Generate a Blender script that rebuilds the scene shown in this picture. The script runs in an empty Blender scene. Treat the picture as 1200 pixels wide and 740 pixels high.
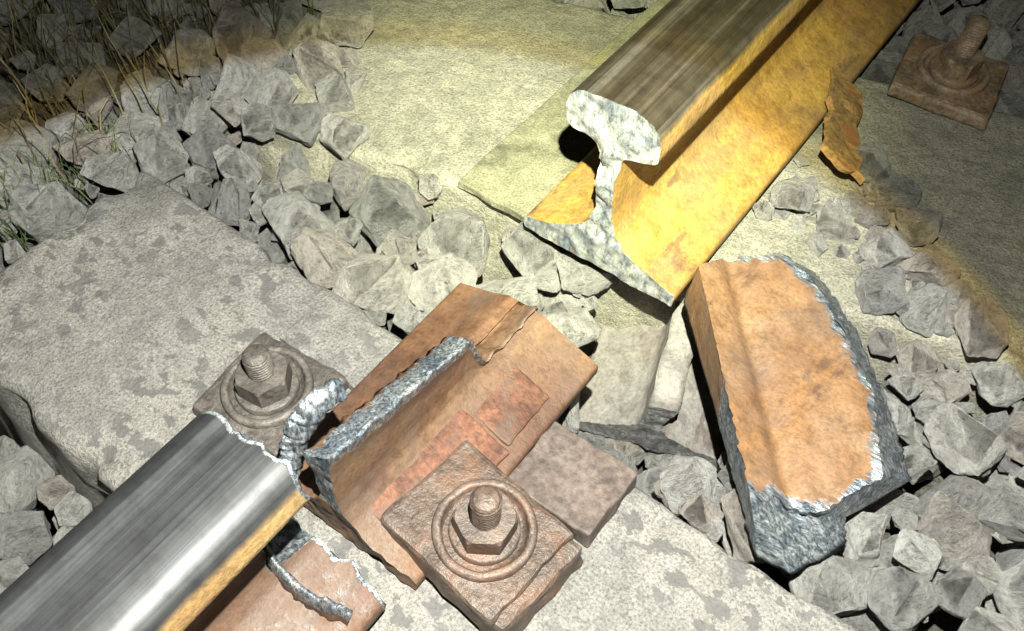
import bpy, bmesh, math, random
from mathutils import Vector, Matrix, noise
from mathutils.geometry import delaunay_2d_cdt
random.seed(7)
sc=bpy.context.scene
R=math.radians
T=Matrix.Translation((.08,.07,0))@Matrix.Rotation(R(-36.87),4,'Z')   # track frame: x across, y along rail

def link(o,parent=None):
    sc.collection.objects.link(o)
    if parent: o.parent=parent
    return o
def empty(name,M):
    e=bpy.data.objects.new(name,None); e.empty_display_size=.05; link(e); e.matrix_world=T@M; return e
def mesh_obj(name,verts,faces,mat=None,parent=None,M=None,smooth=False,attr=None):
    me=bpy.data.meshes.new(name); me.from_pydata([tuple(v) for v in verts],[],faces); me.update()
    if attr:
        at=me.attributes.new('frac','FLOAT','POINT'); at.data.foreach_set('value',attr)
    if mat: me.materials.append(mat)
    if smooth: me.polygons.foreach_set('use_smooth',[True]*len(me.polygons))
    o=bpy.data.objects.new(name,me); link(o,parent)
    if parent is None: o.matrix_world=T@(M or Matrix())
    elif M: o.matrix_local=M
    return o
def from_bm(name,bm,mat,parent=None,M=None,smooth=False):
    me=bpy.data.meshes.new(name); bm.to_mesh(me); bm.free()
    me.materials.append(mat)
    if smooth: me.polygons.foreach_set('use_smooth',[True]*len(me.polygons))
    o=bpy.data.objects.new(name,me); link(o,parent)
    if parent is None: o.matrix_world=T@(M or Matrix())
    elif M: o.matrix_local=M
    return o

# ---------------- materials ----------------
class NT:
    def __init__(s,name):
        s.m=bpy.data.materials.new(name); s.m.use_nodes=True; s.t=s.m.node_tree; s.n=s.t.nodes
        s.b=s.n['Principled BSDF']
    def new(s,ty,**k):
        x=s.n.new(ty)
        for a,b in k.items(): setattr(x,a,b)
        return x
    def l(s,a,b): s.t.links.new(a,b)
    def coord(s,kind='Object',scale=(1,1,1)):
        c=s.new('ShaderNodeTexCoord'); m=s.new('ShaderNodeMapping'); m.inputs['Scale'].default_value=scale
        s.l(c.outputs[kind],m.inputs[0]); return m.outputs[0]
    def noise(s,vec,scale,detail=4,rough=.6,dist=0):
        x=s.new('ShaderNodeTexNoise'); x.inputs['Scale'].default_value=scale; x.inputs['Detail'].default_value=detail
        x.inputs['Roughness'].default_value=rough; x.inputs['Distortion'].default_value=dist
        if vec: s.l(vec,x.inputs['Vector'])
        return x.outputs['Fac']
    def ramp(s,fac,stops):
        r=s.new('ShaderNodeValToRGB'); e=r.color_ramp.elements
        while len(e)<len(stops): e.new(.5)
        for i,(p,c) in enumerate(stops):
            e[i].position=p; e[i].color=(c[0],c[1],c[2],1) if not isinstance(c,(int,float)) else (c,c,c,1)
        s.l(fac,r.inputs[0]); return r.outputs[0]
    def mix(s,f,a,b,mode='MIX'):
        x=s.new('ShaderNodeMix',data_type='RGBA',blend_type=mode)
        for i,v in ((0,f),(6,a),(7,b)):
            if hasattr(v,'is_linked'): s.l(v,x.inputs[i])
            elif isinstance(v,(int,float)): x.inputs[i].default_value=v if i==0 else (v,v,v,1)
            else: x.inputs[i].default_value=(v[0],v[1],v[2],1)
        return x.outputs[2]
    def math(s,op,a,b=0,c=0):
        x=s.new('ShaderNodeMath',operation=op)
        for i,v in enumerate((a,b,c)):
            if isinstance(v,(int,float)): x.inputs[i].default_value=v
            else: s.l(v,x.inputs[i])
        return x.outputs[0]
    def bump(s,h,strength,dist,prev=None):
        x=s.new('ShaderNodeBump'); x.inputs['Strength'].default_value=strength; x.inputs['Distance'].default_value=dist
        s.l(h,x.inputs['Height'])
        if prev: s.l(prev,x.inputs['Normal'])
        return x.outputs[0]
def sc3(c,k): return tuple(q*k for q in c)

def mat_rock():
    k=NT('ballast_stone'); v=k.coord()
    oi=k.new('ShaderNodeObjectInfo'); rnd=oi.outputs['Random']
    tint=k.ramp(rnd,[(0,(.38,.385,.39)),(.18,(.58,.58,.575)),(.45,(.68,.68,.66)),(.56,(.66,.60,.55)),(.62,(.44,.44,.45)),(.80,(.80,.80,.78)),(1,(.60,.59,.56))])
    add=k.new('ShaderNodeVectorMath',operation='ADD'); k.l(v,add.inputs[0]); k.l(oi.outputs['Location'],add.inputs[1]); vv=add.outputs[0]
    n1=k.noise(vv,1.1,3,.65); n2=k.noise(vv,5,7,.84)
    c=k.mix(1,tint,k.ramp(n1,[(.3,.66),(.5,1.0),(.7,1.12)]),'MULTIPLY')
    c=k.mix(.9,c,k.ramp(n2,[(.36,.34),(.45,.87),(.58,1.15)]),'MULTIPLY')
    k.l(c,k.b.inputs['Base Color']); k.b.inputs['Roughness'].default_value=.6
    k.l(k.bump(n2,1.0,.065),k.b.inputs['Normal'])
    return k.m
def mat_ground():
    k=NT('ground_soil'); v=k.coord()
    n1=k.noise(v,9,4,.7); n2=k.noise(v,90,3,.7)
    c=k.ramp(n1,[(.3,(.03,.028,.024)),(.6,(.08,.075,.065))]); c=k.mix(.7,c,k.ramp(n2,[(.3,.5),(.7,1.4)]),'MULTIPLY')
    k.l(c,k.b.inputs['Base Color']); k.b.inputs['Roughness'].default_value=.95
    k.l(k.bump(n2,.8,.01),k.b.inputs['Normal']); return k.m
def mat_concrete(name,base,spots):
    k=NT(name); v=k.coord()
    n1=k.noise(v,6,5,.65,.1); n2=k.noise(v,45,4,.75); n3=k.noise(v,420,3,.8)
    c=k.mix(1,base,k.ramp(n1,[(.3,(.60,.61,.60)),(.5,(1,1,1)),(.7,(1.22,1.19,1.13))]),'MULTIPLY')
    c=k.mix(.7,c,k.ramp(n2,[(.3,.6),(.55,1.0),(.7,1.2)]),'MULTIPLY')
    c=k.mix(.85,c,k.ramp(n3,[(.36,.45),(.48,.95),(.64,1.4)]),'MULTIPLY')
    sn=k.noise(k.coord(scale=(1,1.25,1)),48,4,.55)
    mask=k.math('MULTIPLY',k.ramp(sn,[(.535,0),(.565,1)]),k.ramp(n1,[(.42,0),(.52,1)]))
    mask=k.math('MULTIPLY',mask,k.ramp(n3,[(.35,.5),(.5,1)]))
    c=k.mix(k.math('MULTIPLY',mask,spots),c,(.085,.085,.088))
    k.l(c,k.b.inputs['Base Color']); k.b.inputs['Roughness'].default_value=.85
    nb=k.bump(n2,.7,.006); nb=k.bump(n3,.9,.0018,nb)
    k.l(nb,k.b.inputs['Normal']); return k.m
def steel(name,rustA,rustB,rustC,top=None,topz=.16,fs=(1,1,1),grime=.5,fcol=((.05,.06,.07),(.18,.20,.22),(.46,.50,.53)),fscale=240,fd=.0014,low=None,trough=(.32,.44),tmet=.75,stops=(.36,.48,.62),gcol=(.13,.09,.072)):
    """rusted rail steel; attribute 'frac' exposes bare torn metal; optional polished running surface above topz"""
    k=NT(name); v=k.coord()
    n1=k.noise(v,9,4,.65,.5); n2=k.noise(v,60,4,.7,.2); n3=k.noise(v,260,2,.75)
    c=k.ramp(n1,[(.3,rustA),(.5,rustB),(.7,rustC)])
    if top:
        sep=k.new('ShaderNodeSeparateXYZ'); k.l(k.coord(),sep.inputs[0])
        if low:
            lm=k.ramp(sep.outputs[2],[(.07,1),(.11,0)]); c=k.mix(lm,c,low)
    c=k.mix(.8,c,k.ramp(n2,[(.28,.55),(.5,1.0),(.7,1.2)]),'MULTIPLY')
    c=k.mix(.55,c,k.ramp(n3,[(.3,.5),(.6,1.2)]),'MULTIPLY')
    gn=k.noise(k.coord(scale=(1,.55,1)),16,5,.7,.3)
    c=k.mix(k.ramp(gn,[(.44,0),(.64,grime)]),c,gcol)
    scab=k.ramp(k.noise(k.coord(scale=(1.6,.6,1.6)),22,4,.65,.2),[(.61,0),(.67,.6)])
    c=k.mix(scab,c,(.07,.045,.035))
    rough=k.ramp(n2,[(.3,.45),(.7,.8)])
    met=None; mk=None
    if top:
        st=k.noise(k.coord(scale=(60,1.0,20)),1.2,4,.6,.2); st2=k.noise(k.coord(scale=(300,3,40)),1.5,3,.7)
        tm=k.math('ADD',sep.outputs[2],k.math('MULTIPLY',k.math('SUBTRACT',n1,.5),.012))
        mask=k.new('ShaderNodeMapRange'); k.l(tm,mask.inputs[0]); mask.inputs[1].default_value=topz-.004; mask.inputs[2].default_value=topz+.003
        mk=mask.outputs[0]
        tc=k.ramp(st,[(.3,top[0]),(.5,top[1]),(.68,top[2])]); tc=k.mix(.45,tc,k.ramp(st2,[(.3,.5),(.6,1.25)]),'MULTIPLY')
        tc=k.mix(.6,tc,k.ramp(n2,[(.3,.45),(.6,1.15)]),'MULTIPLY')
        c=k.mix(mk,c,tc); met=k.math('MULTIPLY',mk,tmet)
        rough=k.mix(mk,rough,k.ramp(st2,[(.3,trough[0]),(.7,trough[1])]))
    at=k.new('ShaderNodeAttribute',attribute_name='frac')
    f=k.math('ADD',at.outputs['Fac'],k.math('MULTIPLY',k.math('SUBTRACT',n2,.5),.9))
    f=k.ramp(f,[(.38,0),(.50,1)])
    g=k.noise(k.coord(scale=fs),fscale,4,.8,.3)
    g2=k.noise(v,45,3,.6,.5)
    fc=k.ramp(g,[(stops[0],fcol[0]),(stops[1],fcol[1]),(stops[2],fcol[2])])
    fc=k.mix(.85,fc,k.ramp(g2,[(.36,(.38,.44,.54)),(.6,(1.1,1.1,1.08))]),'MULTIPLY')
    c=k.mix(f,c,fc)
    m2=k.math('MULTIPLY',f,.5)
    if met is not None: m2=k.math('MAXIMUM',m2,k.math('MULTIPLY',met,k.math('SUBTRACT',1,f)))
    k.l(m2,k.b.inputs['Metallic'])
    k.l(k.mix(f,rough,.36),k.b.inputs['Roughness'])
    hb=k.math('ADD',k.math('MULTIPLY',n3,.35),n2)
    if mk is not None: hb=k.mix(mk,hb,k.math('MULTIPLY',st2,.08))
    hm=k.mix(f,hb,g)
    k.l(k.bump(hm,.9,fd,None),k.b.inputs['Normal']); k.l(c,k.b.inputs['Base Color'])
    return k.m
def mat_plain(name,ca,cb,scale=60,rough=.8,metal=0,bd=.001,wear=.5,patch=None,wcol=(.30,.27,.25)):
    k=NT(name); v=k.coord(); n=k.noise(v,scale,5,.7,.4); n2=k.noise(v,scale*5,3,.7)
    c=k.ramp(n,[(.3,ca),(.68,cb)]); c=k.mix(.8,c,k.ramp(n2,[(.3,.4),(.65,1.35)]),'MULTIPLY')
    big=k.noise(v,18,4,.7,.6); c=k.mix(.9,c,k.ramp(big,[(.35,.45),(.52,1.0),(.7,1.35)]),'MULTIPLY')
    if patch: c=k.mix(k.ramp(k.noise(v,24,4,.6),[(.52,0),(.62,.8)]),c,patch)
    ge=k.new('ShaderNodeNewGeometry'); pt=k.ramp(ge.outputs['Pointiness'],[(.53,0),(.62,wear)])
    c=k.mix(k.math('MULTIPLY',pt,n),c,wcol)
    k.l(c,k.b.inputs['Base Color']); k.b.inputs['Roughness'].default_value=rough; k.b.inputs['Metallic'].default_value=metal
    nb=k.bump(n,.8,bd*2.5); nb=k.bump(n2,.8,bd*1.2,nb); k.l(nb,k.b.inputs['Normal']); return k.m

M_rock=mat_rock(); M_ground=mat_ground()
M_conc=mat_concrete('weathered_concrete',(.215,.21,.20),.75)
M_conc2=mat_concrete('pale_concrete',(.26,.255,.21),.3)
M_rail=steel('rail_steel_upper',(.24,.135,.045),(.34,.205,.048),(.40,.27,.07),top=((.06,.048,.032),(.12,.10,.075),(.30,.28,.25)),topz=.158,grime=.5,fcol=((.12,.13,.14),(.33,.35,.36),(.60,.62,.62)),fscale=170,stops=(.34,.46,.64),fs=(1,1,.5))
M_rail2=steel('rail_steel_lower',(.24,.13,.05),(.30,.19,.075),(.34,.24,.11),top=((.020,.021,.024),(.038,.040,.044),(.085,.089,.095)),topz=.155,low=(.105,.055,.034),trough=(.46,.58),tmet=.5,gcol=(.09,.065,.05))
M_fragB=steel('broken_foot_steel',(.085,.04,.024),(.135,.070,.038),(.17,.105,.055),fs=(1.6,1.6,.5),grime=.6,gcol=(.09,.065,.055))
M_fragD=steel('torn_web_steel',(.16,.075,.035),(.22,.115,.048),(.21,.13,.075),fs=(.35,1.6,1),fcol=((.05,.06,.07),(.18,.205,.225),(.48,.52,.55)),grime=.4)
M_fragC=steel('grey_steel',(.17,.165,.155),(.23,.22,.21),(.27,.26,.25),grime=.35,fcol=((.12,.12,.12),(.25,.25,.25),(.40,.40,.40)))
M_clip=mat_plain('rusty_clip_steel',(.055,.036,.027),(.115,.080,.062),50,.5,patch=(.105,.052,.03))
M_clipdk=mat_plain('dark_rusty_steel',(.055,.049,.045),(.11,.098,.088),50,.5)
M_pad=mat_plain('red_rusty_plate',(.095,.036,.020),(.165,.070,.038),40,.7,patch=(.095,.06,.045))
M_padbr=mat_plain('brown_plate',(.085,.062,.053),(.135,.107,.095),30,.75)
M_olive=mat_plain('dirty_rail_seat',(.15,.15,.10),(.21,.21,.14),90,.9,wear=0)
M_strip=mat_plain('orange_rust_strip',(.18,.11,.045),(.32,.20,.07),40,.8,patch=(.24,.09,.03))

# ---------------- rail geometry ----------------
HALF=[(0,.172),(.012,.1718),(.022,.1705),(.031,.168),(.0375,.162),(.040,.153),(.041,.137),(.038,.1335),(.024,.1295),(.013,.125),(.0095,.118),(.0085,.09),(.009,.06),(.012,.046),(.019,.036),(.036,.027),(.066,.0155),(.0745,.0125),(.076,.010),(.0755,.001),(.074,0),(0,0)]
def profile(): return HALF+[(-x,z) for x,z in reversed(HALF[1:-1])]
def densify(poly,step=.004):
    out=[]
    n=len(poly)
    for i in range(n):
        a=Vector(poly[i]); b=Vector(poly[(i+1)%n]); m=max(1,int((b-a).length/step))
        for j in range(m): out.append(a.lerp(b,j/m))
    return out
def inside(p,poly):
    c=False; n=len(poly); x,y=p
    for i in range(n):
        x1,y1=poly[i]; x2,y2=poly[(i+1)%n]
        if (y1>y)!=(y2>y) and x<(x2-x1)*(y-y1)/(y2-y1)+x1: c=not c
    return c
def loft(name,poly,y0,y1,e0=None,e1=None,frac0=True,frac1=True,mat=None,parent=None,M=None,step=.004,decay=.05,shape=None,edge=.5,cn=.0012,capf=None,fine=False):
    P=densify(poly,step); n=len(P); pl=[tuple(p) for p in P]
    L=y1-y0; ys=[]; t=0
    while t<L*.5:
        ys.append(t); t+=.003 if (t<.02 or fine) else (.008 if t<.1 else .06)
    ts=ys+[L/2]+[L-q for q in reversed(ys)]
    verts=[];fr=[];faces=[]
    def Y(x,z,t):
        y=y0+t
        if e0: y+=e0(x,z)*max(0,1-t/decay)
        if e1: y+=e1(x,z)*max(0,1-(L-t)/decay)
        return y
    for t in ts:
        for p in P:
            x,z=p
            if shape: x,z=shape(x,z,y0+t)
            verts.append((x,Y(p.x,p.y,t),z))
            f=0
            if frac0: f=max(f,edge*max(0,1-t/.006))
            if frac1: f=max(f,edge*max(0,1-(L-t)/.006))
            fr.append(f)
    m=len(ts)
    for i in range(m-1):
        for j in range(n):
            a=i*n+j;b=i*n+(j+1)%n
            faces.append((a,b,b+n,a+n))
    xs=[p.x for p in P]; zs=[p.y for p in P]
    inner=[]; g=step*.8; xx=min(xs)
    while xx<max(xs):
        zz=min(zs)
        while zz<max(zs):
            q=(xx+random.uniform(-.2,.2)*g,zz+random.uniform(-.2,.2)*g)
            if inside(q,pl) and min((q[0]-p[0])**2+(q[1]-p[1])**2 for p in pl)>(g*.5)**2: inner.append(Vector(q))
            zz+=g
        xx+=g
    res=delaunay_2d_cdt(P+inner,[],[list(range(n))],1,1e-7)
    vco,_,fc=res[0],res[1],res[2]
    for end in (0,1):
        fon=frac0 if end==0 else frac1
        t=0 if end==0 else L
        base=len(verts)
        for i,c in enumerate(vco):
            x,z=c.x,c.y
            y=Y(x,z,t)
            if fon: y+=noise.noise(Vector((x*120,z*120,3+end)))*cn
            xx,zz=(shape(x,z,y0+t) if shape else (x,z))
            verts.append((xx,y,zz)); fr.append((capf(x,z) if capf else 1.0) if fon else 0)
        for f in fc:
            f=[base+q for q in f]
            faces.append(f if end==1 else f[::-1])
    o=mesh_obj(name,verts,faces,mat,parent,M,False,fr)
    bm=bmesh.new(); bm.from_mesh(o.data); bmesh.ops.recalc_face_normals(bm,faces=bm.faces)
    for f in bm.faces: f.smooth=True
    bm.to_mesh(o.data); bm.free()
    return o
def rough(a,f,seed):
    return lambda x,z: a*(noise.noise(Vector((x*f,z*f,seed)))+.5*noise.noise(Vector((x*f*3,z*f*3,seed))))
PR=profile()
r1=rough(.0024,60,1.3)
def e_up(x,z):
    v=r1(x,z)
    if .035<z<.13: v=v*3+.004
    if z>.13: v=v*1.3+.004
    return v
SC=Matrix.Diagonal((1.08,1,1.11,1))
rail=loft('broken_rail',PR,-.018,3.0,e_up,None,True,False,M_rail,M=Matrix.Translation((.010,0,.012))@Matrix.Rotation(R(.3),4,'X')@SC,decay=.03,edge=.42,cn=.0006,capf=lambda x,z: 1.0 if z>.045 else .56)
r2=rough(.006,60,7.7)
def e_lo(x,z):
    v=r2(x,z)
    if z<.12: v-=.03
    if z<.04: v+=.038
    return v
rail2=loft('broken_rail',PR,-3.0,-.384,None,e_lo,False,True,M_rail2,M=Matrix.Translation((-.008,0,.018))@Matrix.Diagonal((1.05,1,1.02,1)),decay=.05,edge=.65,capf=lambda x,z:1.0 if z>.1 else .5)

# ---------------- fragment B: foot and torn web ----------------
def ztop(y):
    if y>-.20: 
        q=min(1,(y+.20)/.015); z=.088*(1-q)+.037*q
    else: z=.122-.034*(y+.352)/(.352-.20)
    return z+.005*noise.noise(Vector((y*60,2,1)))
FB=[(.0095,.118),(.0085,.09),(.009,.06),(.012,.046),(.019,.036),(.036,.027),(.066,.0155),(.0745,.0125),(.076,.010),(.0755,.001),(.074,0),(0,0)]
PB=[(0,.119)]+FB+[(-x,z) for x,z in reversed(FB[:-1])]
def shapeB(x,z,y):
    if z>.036:
        zt=ztop(y); k=(z-.036)/(.119-.036)
        z=.036+k*(zt-.036)
        if k>.75:
            w=(k-.75)/.25; x=x*(1+.35*w)+.003*w*noise.noise(Vector((y*120,x*100,5)))
            z+=w*(.004*noise.noise(Vector((y*170,x*300,9)))+.006*x/.009)
    return x,z
rB=rough(.003,40,4.1)
fragB=loft('broken_rail_foot_fragment',PB,-.352,-.112,rB,None,True,False,M_fragB,M=Matrix.Translation((0,0,.004)),decay=.03,shape=shapeB,step=.003,fine=True,capf=lambda x,z:.9 if z>.05 else .25,edge=.2,cn=.0005)
at=fragB.data.attributes['frac']
for v in fragB.data.vertices:
    if v.co.z>ztop(v.co.y)-.006 and v.co.z>.052: at.data[v.index].value=1.0

# ---------------- fragment C: grey inverted T in the crib ----------------
rC=rough(.003,50,9.1)
def shapeC(x,z,y):
    if z>.036:
        k=(z-.036)/(.119-.036); x=x*(1+.5*k)+.012*k+.002*noise.noise(Vector((y*60,z*40,2)))
        z=.036+k*(.050+.010*noise.noise(Vector((y*35,1,7))))
    return x,z
MC=Matrix.Translation((.112,-.064,-.155))@Matrix.Rotation(R(19),4,'Z')@Matrix.Rotation(R(3),4,'X')
fragC=loft('broken_rail_piece',PB,0,.17,rC,rC,True,True,M_fragC,M=MC,decay=.03,capf=lambda x,z:.75,cn=.0005,shape=shapeC)

# ---------------- fragment D: large torn web slab ----------------
inner=[(.101,0.0),(.11,.03),(.149,.068),(.182,.058),(.213,.036),(.239,.014),(.274,-.018),(.290,-.048),(.311,-.085),(.285,-.143),(.25,-.152),(.248,-.167),(.244,-.172)]
outer=[(.096,-.0),(.108,.045),(.150,.095),(.176,.102),(.210,.082),(.241,.055),(.288,.007),(.308,-.02),(.331,-.05),(.304,-.108),(.312,-.133),(.289,-.174),(.262,-.178)]
def slab(name,inner,outer,ztopf,zbotf,mat,g=.003,rag=.0035):
    ring_in=[];ring_out=[]
    n=len(inner)
    for i in range(n):
        a,b=Vector(inner[i]),Vector(inner[(i+1)%n]); c,d=Vector(outer[i]),Vector(outer[(i+1)%n])
        m=max(2,int(max((b-a).length,(d-c).length)/g))
        for j in range(m):
            ring_in.append(a.lerp(b,j/m)); ring_out.append(c.lerp(d,j/m))
    N=len(ring_in); verts=[];fr=[];faces=[]
    K=16
    for k in range(K+1):
        w=k/K
        for i in range(N):
            p=ring_in[i].lerp(ring_out[i],w)
            nz=noise.noise(Vector((p.x*90,p.y*90,w*3)))
            rid=noise.noise(Vector((ring_in[i].x*260,ring_in[i].y*260,w*1.6))); rid=1-2*abs(rid)
            far=(ring_in[i]-ring_out[i]).length
            amp=min(1,far/.015)
            d=(ring_out[i]-ring_in[i]); d=d.normalized() if d.length>1e-6 else Vector((0,0))
            p=p+d*(rag*amp*(nz+.8*rid)*min(1,w*3))
            z=ztopf(p.x,p.y)*(1-w)+zbotf(p.x,p.y)*w
            z+=amp*.003*rid*math.sin(w*3.14)
            if k==0: p=p+Vector((noise.noise(Vector((p.x*150,p.y*150,1))),noise.noise(Vector((p.x*150,p.y*150,8)))))*.004*amp
            verts.append((p.x,p.y,z)); fr.append((1.0 if k>0 else .6)*(1 if amp>.5 else 0))
    for k in range(K):
        for i in range(N):
            a=k*N+i;b=k*N+(i+1)%N; faces.append((a,a+N,b+N,b))
    P=[Vector(verts[i][:2]) for i in range(N)]; pl=[tuple(p) for p in P]
    inn=[]; x=min(p[0] for p in pl)
    while x<max(p[0] for p in pl):
        y=min(p[1] for p in pl)
        while y<max(p[1] for p in pl):
            q=(x,y)
            if inside(q,pl) and min((q[0]-p[0])**2+(q[1]-p[1])**2 for p in pl)>(g*.5)**2: inn.append(Vector(q))
            y+=g
        x+=g
    r=delaunay_2d_cdt(P+inn,[],[list(range(N))],1,1e-7); vco,fc=r[0],r[2]
    base=len(verts)
    far=[ring_in[i] for i in range(0,N,2) if (ring_in[i]-ring_out[i]).length>.018]
    for c in vco:
        verts.append((c.x,c.y,ztopf(c.x,c.y)+.0015*noise.noise(Vector((c.x*60,c.y*60,0))))); 
        dd=min((c.x-q.x)**2+(c.y-q.y)**2 for q in far)**.5
        fr.append(max(0,.62-dd*30))
    for f in fc: faces.append([base+q for q in f])
    faces.append([K*N+i for i in range(N)][::-1])
    o=mesh_obj(name,verts,faces,mat,None,None,False,fr)
    bm=bmesh.new(); bm.from_mesh(o.data); bmesh.ops.recalc_face_normals(bm,faces=bm.faces)
    for f in bm.faces: f.smooth=True
    bm.to_mesh(o.data); bm.free()
    return o
La=Vector((.101,0.0)); Lb=Vector((.244,-.17)); Ld=(Lb-La).normalized(); Ln=Vector((-Ld.y,Ld.x))
if Ln.x<0: Ln=-Ln
def zD(x,y):
    d=(Vector((x,y))-La).dot(Ln)
    z=.046
    if d<.030: z+=(.030-d)*.45
    z-=.005*math.exp(-((d-.034)/.008)**2)
    if d>.11: z-=(d-.11)*.3
    return z
fragD=slab('broken_rail_web_fragment',inner,outer,zD,lambda x,y:.004+.004*noise.noise(Vector((x*20,y*20,3))),M_fragD)

# ---------------- sleepers ----------------
def sleeper(name,x0,x1,y0,y1,mat,M=None,h=.22,slope=.02):
    bm=bmesh.new()
    bmesh.ops.create_cube(bm,size=1)
    for v in bm.verts:
        b=v.co.z<0
        v.co=Vector(((x0 if v.co.x<0 else x1),(y0 if v.co.y<0 else y1),(-h if b else 0)))
        if b:
            v.co.y+= slope*(-1 if abs(v.co.y-y0)<1e-6 else 1)
            v.co.x+= slope*(-1 if abs(v.co.x-x0)<1e-6 else 1)
    bmesh.ops.bevel(bm,geom=list(bm.edges),offset=.010,segments=3,affect='EDGES',profile=.5)
    def cut(co,no): bmesh.ops.bisect_plane(bm,geom=bm.verts[:]+bm.edges[:]+bm.faces[:],plane_co=co,plane_no=no)
    x=max(x0+.02,-.6)
    while x<min(x1-.02,.75): cut((x,0,0),(1,0,0)); x+=.010
    y=y0+.015
    while y<y1-.01: cut((0,y,0),(0,1,0)); y+=.010
    for z in (-.02,-.04,-.06,-.09): cut((0,0,z),(0,0,1))
    bm.normal_update()
    for v in bm.verts:
        if -.2<v.co.z:
            p=v.co; n=.002*noise.noise(p*14)+.0012*noise.noise(p*50)
            ed=min(abs(p.y-y0),abs(p.y-y1),abs(p.x-x0))
            if ed<.02 : n-=max(0,noise.noise(p*22+Vector((5,1,2)))-.05)*.022
            v.co+=v.normal*n
    return from_bm(name,bm,mat,None,M,True)
sleeper('concrete_sleeper',-.445,2.0,-.432,-.178,M_conc)
ang=math.atan2(.13,.55)
MS=Matrix.Translation((-.3,-.035,0))@Matrix.Rotation(ang,4,'Z')
sleeper('concrete_sleeper',-.12,2.2,0,.34,M_conc2,MS)

# ---------------- fastenings ----------------
def box(bm,x0,x1,y0,y1,z0,z1,bev=.002,top=0):
    r=bmesh.ops.create_cube(bm,size=1)
    for v in r['verts']:
        t=v.co.z>0; sx=1 if v.co.x>0 else -1; sy=1 if v.co.y>0 else -1
        v.co=Vector((x1 if sx>0 else x0,y1 if sy>0 else y0,z1 if t else z0))
        if t and top: v.co.x-=sx*top; v.co.y-=sy*top
    es=list({e for v in r['verts'] for e in v.link_edges})
    bmesh.ops.bevel(bm,geom=es,offset=bev,segments=2,affect='EDGES',profile=.5)
def lathe(prof,seg=48):
    verts=[];faces=[]
    for r,z in prof:
        for j in range(seg):
            a=2*math.pi*j/seg; verts.append((r*math.cos(a),r*math.sin(a),z))
    for i in range(len(prof)-1):
        for j in range(seg):
            a=i*seg+j;b=i*seg+(j+1)%seg; faces.append((a,b,b+seg,a+seg))
    faces.append([ (len(prof)-1)*seg+j for j in range(seg)])
    return verts,faces
def hexnut(r,h):
    verts=[];faces=[];seg=72
    def hr(a): 
        k=(a+math.pi/6)%(math.pi/3)-math.pi/6
        return r*math.cos(math.pi/6)/math.cos(k)
    for kind,z in [(2,0),(1,h*.08),(1,h*.88),(2,h)]:
        for j in range(seg):
            a=2*math.pi*j/seg; q=hr(a)
            if kind==2: q=min(q,r*.91)
            verts.append((q*math.cos(a),q*math.sin(a),z))
    for i in range(3):
        for j in range(seg):
            a=i*seg+j;b=i*seg+(j+1)%seg; faces.append((a,b,b+seg,a+seg))
    faces.append([3*seg+j for j in range(seg)])
    return verts,faces
def threaded(r,z0,z1,pitch=.0030):
    seg=32; verts=[];faces=[]; n=int((z1-z0)/pitch*6)
    for i in range(n+1):
        for j in range(seg):
            a=2*math.pi*j/seg; z=z0+(z1-z0)*i/n
            ph=(z/pitch-j/seg)%1; rr=r-.0022*(1-abs(2*ph-1))
            if i>n-6: rr=min(rr,r-.0005*(i-(n-6)))
            verts.append((rr*math.cos(a),rr*math.sin(a),z))
    for i in range(n):
        for j in range(seg):
            a=i*seg+j;b=i*seg+(j+1)%seg; faces.append((a,b,b+seg,a+seg))
    faces.append([n*seg+j for j in range(seg)])
    return verts,faces
def fastening(x,y,z,rot,mat,platex=(-.06,.055),platey=(-.047,.047),tilt=(0,0),rw=.035,bolt=.058,plate_h=.03,lip=True):
    e=empty('rail_clip_bolt',Matrix.Translation((x,y,z))@Matrix.Rotation(rot,4,'Z')@Matrix.Rotation(tilt[0],4,'X')@Matrix.Rotation(tilt[1],4,'Y'))
    bm=bmesh.new(); box(bm,platex[0],platex[1],platey[0],platey[1],-plate_h,0,.004,.002)
    if lip: box(bm,platex[1]-.016,platex[1]+.012,platey[0]+.001,platey[1]-.001,-plate_h-.01,-.006,.005,.003)
    bmesh.ops.subdivide_edges(bm,edges=[q for q in bm.edges if q.calc_length()>.02],cuts=7,use_grid_fill=True)
    for v in bm.verts: v.co+=Vector((noise.noise(v.co*70+Vector((x*50,0,0))),noise.noise(v.co*70+Vector((9,x*50,0))),.5*noise.noise(v.co*50)))*.0025
    from_bm('clamp_plate',bm,mat,e,Matrix())
    v,f=lathe([(rw+.003,-.001),(rw+.0032,.006),(rw+.0015,.0085),(rw-.002,.0088),(rw-.0035,.007),(rw-.0045,.001),(rw-.008,.0005),(.012,.0015)],56)
    v=[(a+.0012*noise.noise(Vector((a*60,b*60,c*60))),b,c+.0016*noise.noise(Vector((a*40,b*40,5)))) for a,b,c in v]
    mesh_obj('round_washer',v,f,mat,e,Matrix.Rotation(R(4),4,'X'),True)
    v,f=lathe([(.0262,.001),(.0262,.0065),(.025,.0075),(.012,.0075)],40); mesh_obj('flange',v,f,mat,e,Matrix(),True)
    v,f=hexnut(.0235,.021); mesh_obj('hex_nut',v,f,mat,e,Matrix.Translation((0,0,.007))@Matrix.Rotation(rot*2+.4,4,'Z'))
    v,f=threaded(.0115,.02,bolt); mesh_obj('threaded_bolt',v,f,mat,e,Matrix(),True)
    return e
fastening(.098,-.297,.040,R(-6),M_clip,platex=(-.066,.050),plate_h=.030,tilt=(0,R(3)))
fastening(-.130,-.298,.018,R(5),M_clipdk,platex=(-.048,.048),plate_h=.016,lip=False,bolt=.052)
M_clipfar=mat_plain('far_rusty_clip_steel',(.12,.085,.055),(.26,.19,.13),50,.55,patch=(.20,.12,.06))
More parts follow.
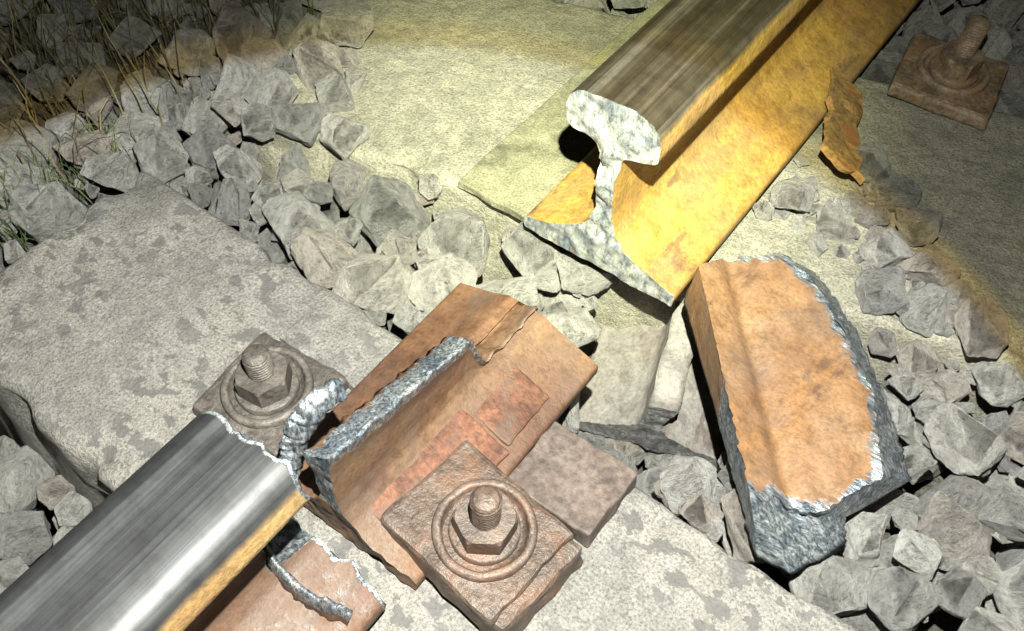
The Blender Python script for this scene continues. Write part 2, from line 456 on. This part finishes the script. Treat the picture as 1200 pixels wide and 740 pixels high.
fastening(.172,.437,.020,R(8),M_clipfar,platex=(-.055,.055),platey=(-.055,.055),plate_h=.016,bolt=.07,tilt=(0,R(4)),lip=False)

def plate(name,x0,x1,y0,y1,z0,z1,mat,M=None,bev=.002,j=.002):
    bm=bmesh.new(); box(bm,x0,x1,y0,y1,z0,z1,bev,0)
    bmesh.ops.subdivide_edges(bm,edges=[e for e in bm.edges if e.calc_length()>.02],cuts=10,use_grid_fill=True)
    for v in bm.verts: v.co+=Vector((noise.noise(v.co*60),noise.noise(v.co*60+Vector((9,0,0))),.3*noise.noise(v.co*40)))*j
    return from_bm(name,bm,mat,None,M)
plate('rail_insulator_plate',.012,.070,-.335,-.225,-.004,.004,M_pad,Matrix.Translation((0,0,.042))@Matrix.Rotation(R(18),4,'Y'))
plate('rail_insulator_plate',.018,.066,-.222,-.165,-.003,.003,M_pad,Matrix.Translation((0,0,.040))@Matrix.Rotation(R(16),4,'Y'))
plate('steel_base_shoulder',.079,.158,-.248,-.180,.0,.022,M_padbr)
plate('steel_base_shoulder',-.17,-.079,-.25,-.19,-.003,.007,M_conc)
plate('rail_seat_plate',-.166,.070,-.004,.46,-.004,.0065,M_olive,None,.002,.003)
plate('rail_side_clip',-.021,.021,-.075,.075,-.003,.003,M_strip,Matrix.Translation((.116,.275,.034))@Matrix.Rotation(R(20),4,'Z')@Matrix.Rotation(R(28),4,'Y')@Matrix.Rotation(R(-5),4,'X'),.001,.010)

def shard(name,path,w,th,mat,seed,fa=.62,fb=.3):
    verts=[];faces=[];fr=[]; n=80
    P=[Vector(p) for p in path]
    def cr(t):
        t*=len(P)-1; i=min(int(t),len(P)-2); u=t-i
        p0,p1,p2,p3=P[max(i-1,0)],P[i],P[i+1],P[min(i+2,len(P)-1)]
        return .5*((2*p1)+(p2-p0)*u+(2*p0-5*p1+4*p2-p3)*u*u+(3*p1-p0-3*p2+p3)*u**3)
    sec=18
    for i in range(n+1):
        t=i/n; c=cr(t); d=(cr(min(1,t+.02))-cr(max(0,t-.02))).normalized()
        s=d.cross(Vector((0,0,1))).normalized(); u=s.cross(d)
        k=.45+.55*math.sin(math.pi*min(1,max(0,t)))**.5
        jag=1+.35*noise.noise(Vector((t*22,seed,0)))+.2*noise.noise(Vector((t*60,seed,4)))
        for j in range(sec):
            a=2*math.pi*j/sec; o=s*math.cos(a)*th+u*math.sin(a)*w*k*(jag if math.sin(a)>0 else 1)
            p=c+o
            q=noise.noise(p*130+Vector((seed,0,0)))*.003+noise.noise(p*300)*.0015
            verts.append(p+o.normalized()*q); fr.append(fa+fb*math.sin(a))
    for i in range(n):
        for j in range(sec):
            a=i*sec+j;b=i*sec+(j+1)%sec; faces.append((a,b,b+sec,a+sec))
    faces.append(list(range(sec))[::-1]); faces.append([n*sec+j for j in range(sec)])
    return mesh_obj(name,verts,faces,mat,None,None,True,fr)
shard('torn_steel_shard',[(-.050,-.372,.062),(-.034,-.393,.060),(-.004,-.408,.054),(.032,-.412,.044),(.062,-.402,.036)],.026,.0042,M_fragB,1,.15,.75)
shard('torn_steel_shard',[(-.028,-.362,.075),(-.030,-.345,.105),(-.022,-.325,.135),(-.02,-.305,.130)],.012,.007,M_fragB,5)

# ---------------- ballast ----------------
def make_rock(i):
    rnd=random.Random(500+i)
    bm=bmesh.new()
    sx,sy,sz=1.15,rnd.uniform(.88,1.05),rnd.uniform(.8,1.0)
    for k in range(rnd.randint(14,19)):
        p=Vector((rnd.uniform(-1,1),rnd.uniform(-1,1),rnd.uniform(-1,1)))
        m=max(abs(p.x),abs(p.y),abs(p.z)); p=(p/m).lerp(p.normalized(),.78)*rnd.uniform(.93,1.04)
        bm.verts.new((p.x*sx,p.y*sy,p.z*sz))
    bmesh.ops.convex_hull(bm,input=bm.verts)
    bmesh.ops.delete(bm,geom=[v for v in bm.verts if not v.link_faces],context='VERTS')
    bmesh.ops.dissolve_limit(bm,angle_limit=R(15),verts=bm.verts,edges=bm.edges)
    bmesh.ops.bevel(bm,geom=list(bm.edges),offset=.035,segments=1,affect='EDGES',profile=.5,clamp_overlap=True)
    bmesh.ops.triangulate(bm,faces=bm.faces)
    for it in range(3):
        bmesh.ops.subdivide_edges(bm,edges=[e for e in bm.edges if e.calc_length()>.15],cuts=1)
        bmesh.ops.triangulate(bm,faces=bm.faces)
    bm.normal_update()
    for v in bm.verts:
        p=v.co; n=.07*noise.noise(p*1.8+Vector((i*7,0,0)))+.032*noise.noise(p*6+Vector((i*3,1,0)))
        v.co+=v.normal*n
    for e in bm.edges: e.smooth = e.calc_face_angle(0)<R(20)
    me=bpy.data.meshes.new('ballast_stone_%d'%i); bm.to_mesh(me); bm.free()
    me.polygons.foreach_set('use_smooth',[True]*len(me.polygons)); me.materials.append(M_rock); return me
rocks=[make_rock(i) for i in range(32)]
ballast=empty('ballast',Matrix())
MSi=MS.inverted()
def in_s1(x,y,m=0): return -.445-m<x<2+m and -.432-m<y<-.178+m
def in_s2(x,y,m=0):
    p=MSi@Vector((x,y,0)); return -.12-m<p.x<2.2+m and -m<p.y<.34+m
def bound2(x,y):
    if x>.085 and y<.262-(x-.162)*.80: return True
    if x<-.285-(y+.016)*.9: return True
    return False
def H(x,y):
    h=-.018+.012*noise.noise(Vector((x*7,y*7,0)))
    if y<-.43: h=-.105
    h-=.16*math.exp(-(((y+.06)/.085)**2+((x-.11)/.075)**2))
    if x<-.55: h+=min(.03,(-.55-x)*.15)
    return h
def grassy(x,y): return x<-.595+.55*max(0,y)
def add(x,y,z,r):
    me=rocks[random.randrange(len(rocks))]
    o=bpy.data.objects.new('stone',me); sc.collection.objects.link(o); o.parent=ballast
    o.matrix_local=Matrix.Translation((x,y,z))@Matrix.Rotation(random.uniform(0,6.28),4,'Z')@Matrix.Rotation(random.gauss(0,.5),4,'X')@Matrix.Rotation(random.gauss(0,.5),4,'Y')@Matrix.Scale(r,4)
def layer(n,rmin,rmax,dz,sp,xr=(-.85,.85),yr=(-.85,.95),over=True,share=None):
    grid=share if share is not None else {}; cs=.1
    for _ in range(n):
        x=random.uniform(*xr); y=random.uniform(*yr); r=random.uniform(rmin,rmax)
        if grassy(x,y) and random.random()<.93: continue
        z=H(x,y)+dz-.1*r+random.gauss(0,.005)
        i1=in_s1(x,y,r*.75); i2=in_s2(x,y,r*.6)
        if i1: continue
        if abs((x-.116)*.94+(y-.275)*.34)<.016+r*.7 and abs(y-.275)<.07+r: continue
        if i2:
            if not over or not bound2(x,y) or (abs(x)<.088+r and y>-.04) or r>.033: continue
            if x<-.1 and -.165-r<x and y>-.01: continue
            z=.45*r+random.uniform(-.004,.006)
        if abs(x)<.08+r*.6 and y<-.40 and z+r*.8>0: continue
        if abs(x)<.085+r and y>-.03: z=min(z,-r)
        if .09<x<.33 and -.18<y<.11:
            z=min(z,-.004-r*.9)
            if i2: continue
        if abs(x-.11)<.09 and -.11<y<.13: z=min(z,-.165-r*.5)
        elif abs(x-.05)<.09 and -.11<y<.1: z=min(z,-.035)
        gx,gy=int(x//cs),int(y//cs); ok=True
        for ax in (-1,0,1):
            for ay in (-1,0,1):
                for (u,v,w) in grid.get((gx+ax,gy+ay),()):
                    if (u-x)**2+(v-y)**2<(sp*(r+w))**2: ok=False;break
                if not ok:break
            if not ok:break
        if not ok: continue
        grid.setdefault((gx,gy),[]).append((x,y,r)); add(x,y,z,r)
    return grid
layer(2600,.034,.040,-.050,.64)
g=layer(6000,.021,.031,.0,.80,xr=(.09,.36),yr=(.10,.30))
layer(260,.035,.041,.0,.92,xr=(-.7,.5),yr=(-.6,.6),share=g)
layer(16000,.024,.033,.004,.80,share=g)
layer(9000,.013,.020,.004,.78,share=g,xr=(-.7,.6),yr=(-.7,.7))
layer(2000,.008,.013,-.008,.9,xr=(-.7,.5),yr=(-.6,.6),over=False)
layer(1500,.007,.013,.0,.9,xr=(.085,.4),yr=(.1,.3))

# ---------------- ground ----------------
def axis():
    a=[-1.3+i*.05 for i in range(53)]; d=.08; lo=[];p=-1.3
    while p>-60: p-=d; d*=1.45; lo.append(p)
    return lo[::-1]+a+[-q for q in lo]
ax=axis(); verts=[];faces=[]
for y in ax:
    for x in ax:
        z=H(x,y)-.085 if max(abs(x),abs(y))<1.3 else -.10+.02*noise.noise(Vector((x,y,0)))
        if in_s1(x,y,.04) or in_s2(x,y,.04): z=min(z,-.15)
        if grassy(x,y): z+=.06
        verts.append((x,y,z))
n=len(ax)
for i in range(n-1):
    for j in range(n-1): faces.append((i*n+j,i*n+j+1,(i+1)*n+j+1,(i+1)*n+j))
mesh_obj('ground',verts,faces,M_ground,smooth=True)

# ---------------- grass ----------------
def mat_grass(name,cols):
    k=NT(name); g=k.new('ShaderNodeNewGeometry')
    k.l(k.ramp(g.outputs['Random Per Island'],cols),k.b.inputs['Base Color']); k.b.inputs['Roughness'].default_value=.7
    return k.m
M_dry=mat_grass('dry_grass',[(0,(.07,.06,.03)),(.4,(.14,.115,.06)),(.7,(.06,.075,.03)),(.9,(.22,.17,.09)),(1,(.33,.26,.15))])
M_green=mat_grass('green_weed',[(0,(.03,.055,.02)),(.6,(.055,.09,.03)),(1,(.11,.12,.06))])
def grass(name,fn,count,lmin,lmax,mat,w=.0016,flop=1.0,dz=0):
    verts=[];faces=[]
    for _ in range(count):
        x,y=fn(); z=H(x,y)-.025+dz
        a=random.uniform(0,6.28); L=random.uniform(lmin,lmax); lean=random.uniform(.2,1.2)*flop
        d=Vector((math.cos(a),math.sin(a),0)); s=Vector((-d.y,d.x,0)); b=len(verts); p=Vector((x,y,z)); N=5
        for i in range(N+1):
            t=i/N; th=lean*t*1.3
            ww=w*(1-t*.85)
            verts+= [p-s*ww,p+s*ww]
            p=p+(d*math.sin(th)+Vector((0,0,math.cos(th))))*(L/N)+s*random.gauss(0,.1)*L/N
        for i in range(N): faces.append((b+2*i,b+2*i+1,b+2*i+3,b+2*i+2))
    return mesh_obj(name,verts,faces,mat)
def gp():
    while True:
        x=random.uniform(-1.3,-.2); y=random.uniform(-.6,.9)
        if x<-.585+.55*max(0,y): return x,y
grass('dry_grass',gp,12000,.04,.12,M_dry,.0010,1.4)
grass('green_weed',lambda:(random.gauss(-.52,.02),random.gauss(-.29,.04)),260,.03,.08,M_green,.0010,1.3)
grass('green_weed',lambda:(random.gauss(-.51,.014),random.gauss(-.17,.014)),140,.02,.05,M_green,.0011,1.4,.015)
grass('dry_straw',lambda:(random.uniform(-.62,-.46),random.uniform(-.35,-.05)),40,.06,.14,M_dry,.0010,2.0,.03)

# ---------------- world and lamps (hand-held torch at night) ----------------
w=bpy.data.worlds.new('World'); sc.world=w; w.use_nodes=True
nt=w.node_tree; bg=nt.nodes['Background']; sky=nt.nodes.new('ShaderNodeTexSky'); sky.sky_type='NISHITA'; sky.sun_disc=False
sky.sun_elevation=R(2); sky.sun_rotation=R(120); nt.links.new(sky.outputs[0],bg.inputs[0]); bg.inputs[1].default_value=.012
def spot(name,loc,aim,ang,blend,power,col,rad=.005):
    l=bpy.data.lights.new(name,'SPOT'); l.energy=power; l.color=col; l.spot_size=R(ang); l.spot_blend=blend; l.shadow_soft_size=rad
    o=bpy.data.objects.new(name,l); link(o); o.location=loc
    o.rotation_euler=(Vector(aim)-Vector(loc)).to_track_quat('-Z','Y').to_euler(); return o
TL=(.03,-.41,.75)
spot('torch_lamp',TL,(-.065,-.27,0),73,.05,70,(.73,.87,.99))
spot('torch_lamp_fringe',TL,(-.065,-.27,0),76.5,.06,30,(1,.62,.06))
spot('torch_lamp_spill',TL,(.08,.05,0),150,.6,28,(1,1,.84))
spot('torch_lamp_hotspot',TL,(.06,.18,.08),42,1.0,105,(1,1,.55))

cam=bpy.data.cameras.new('camera'); cam.sensor_width=36; cam.lens=33; cam.clip_start=.01; cam.clip_end=500
co=bpy.data.objects.new('camera',cam); link(co); co.location=(0,-.5115,.679); co.rotation_euler=(R(37),0,0); sc.camera=co
sc.view_settings.view_transform='Standard'; sc.view_settings.look='None'; sc.view_settings.exposure=0
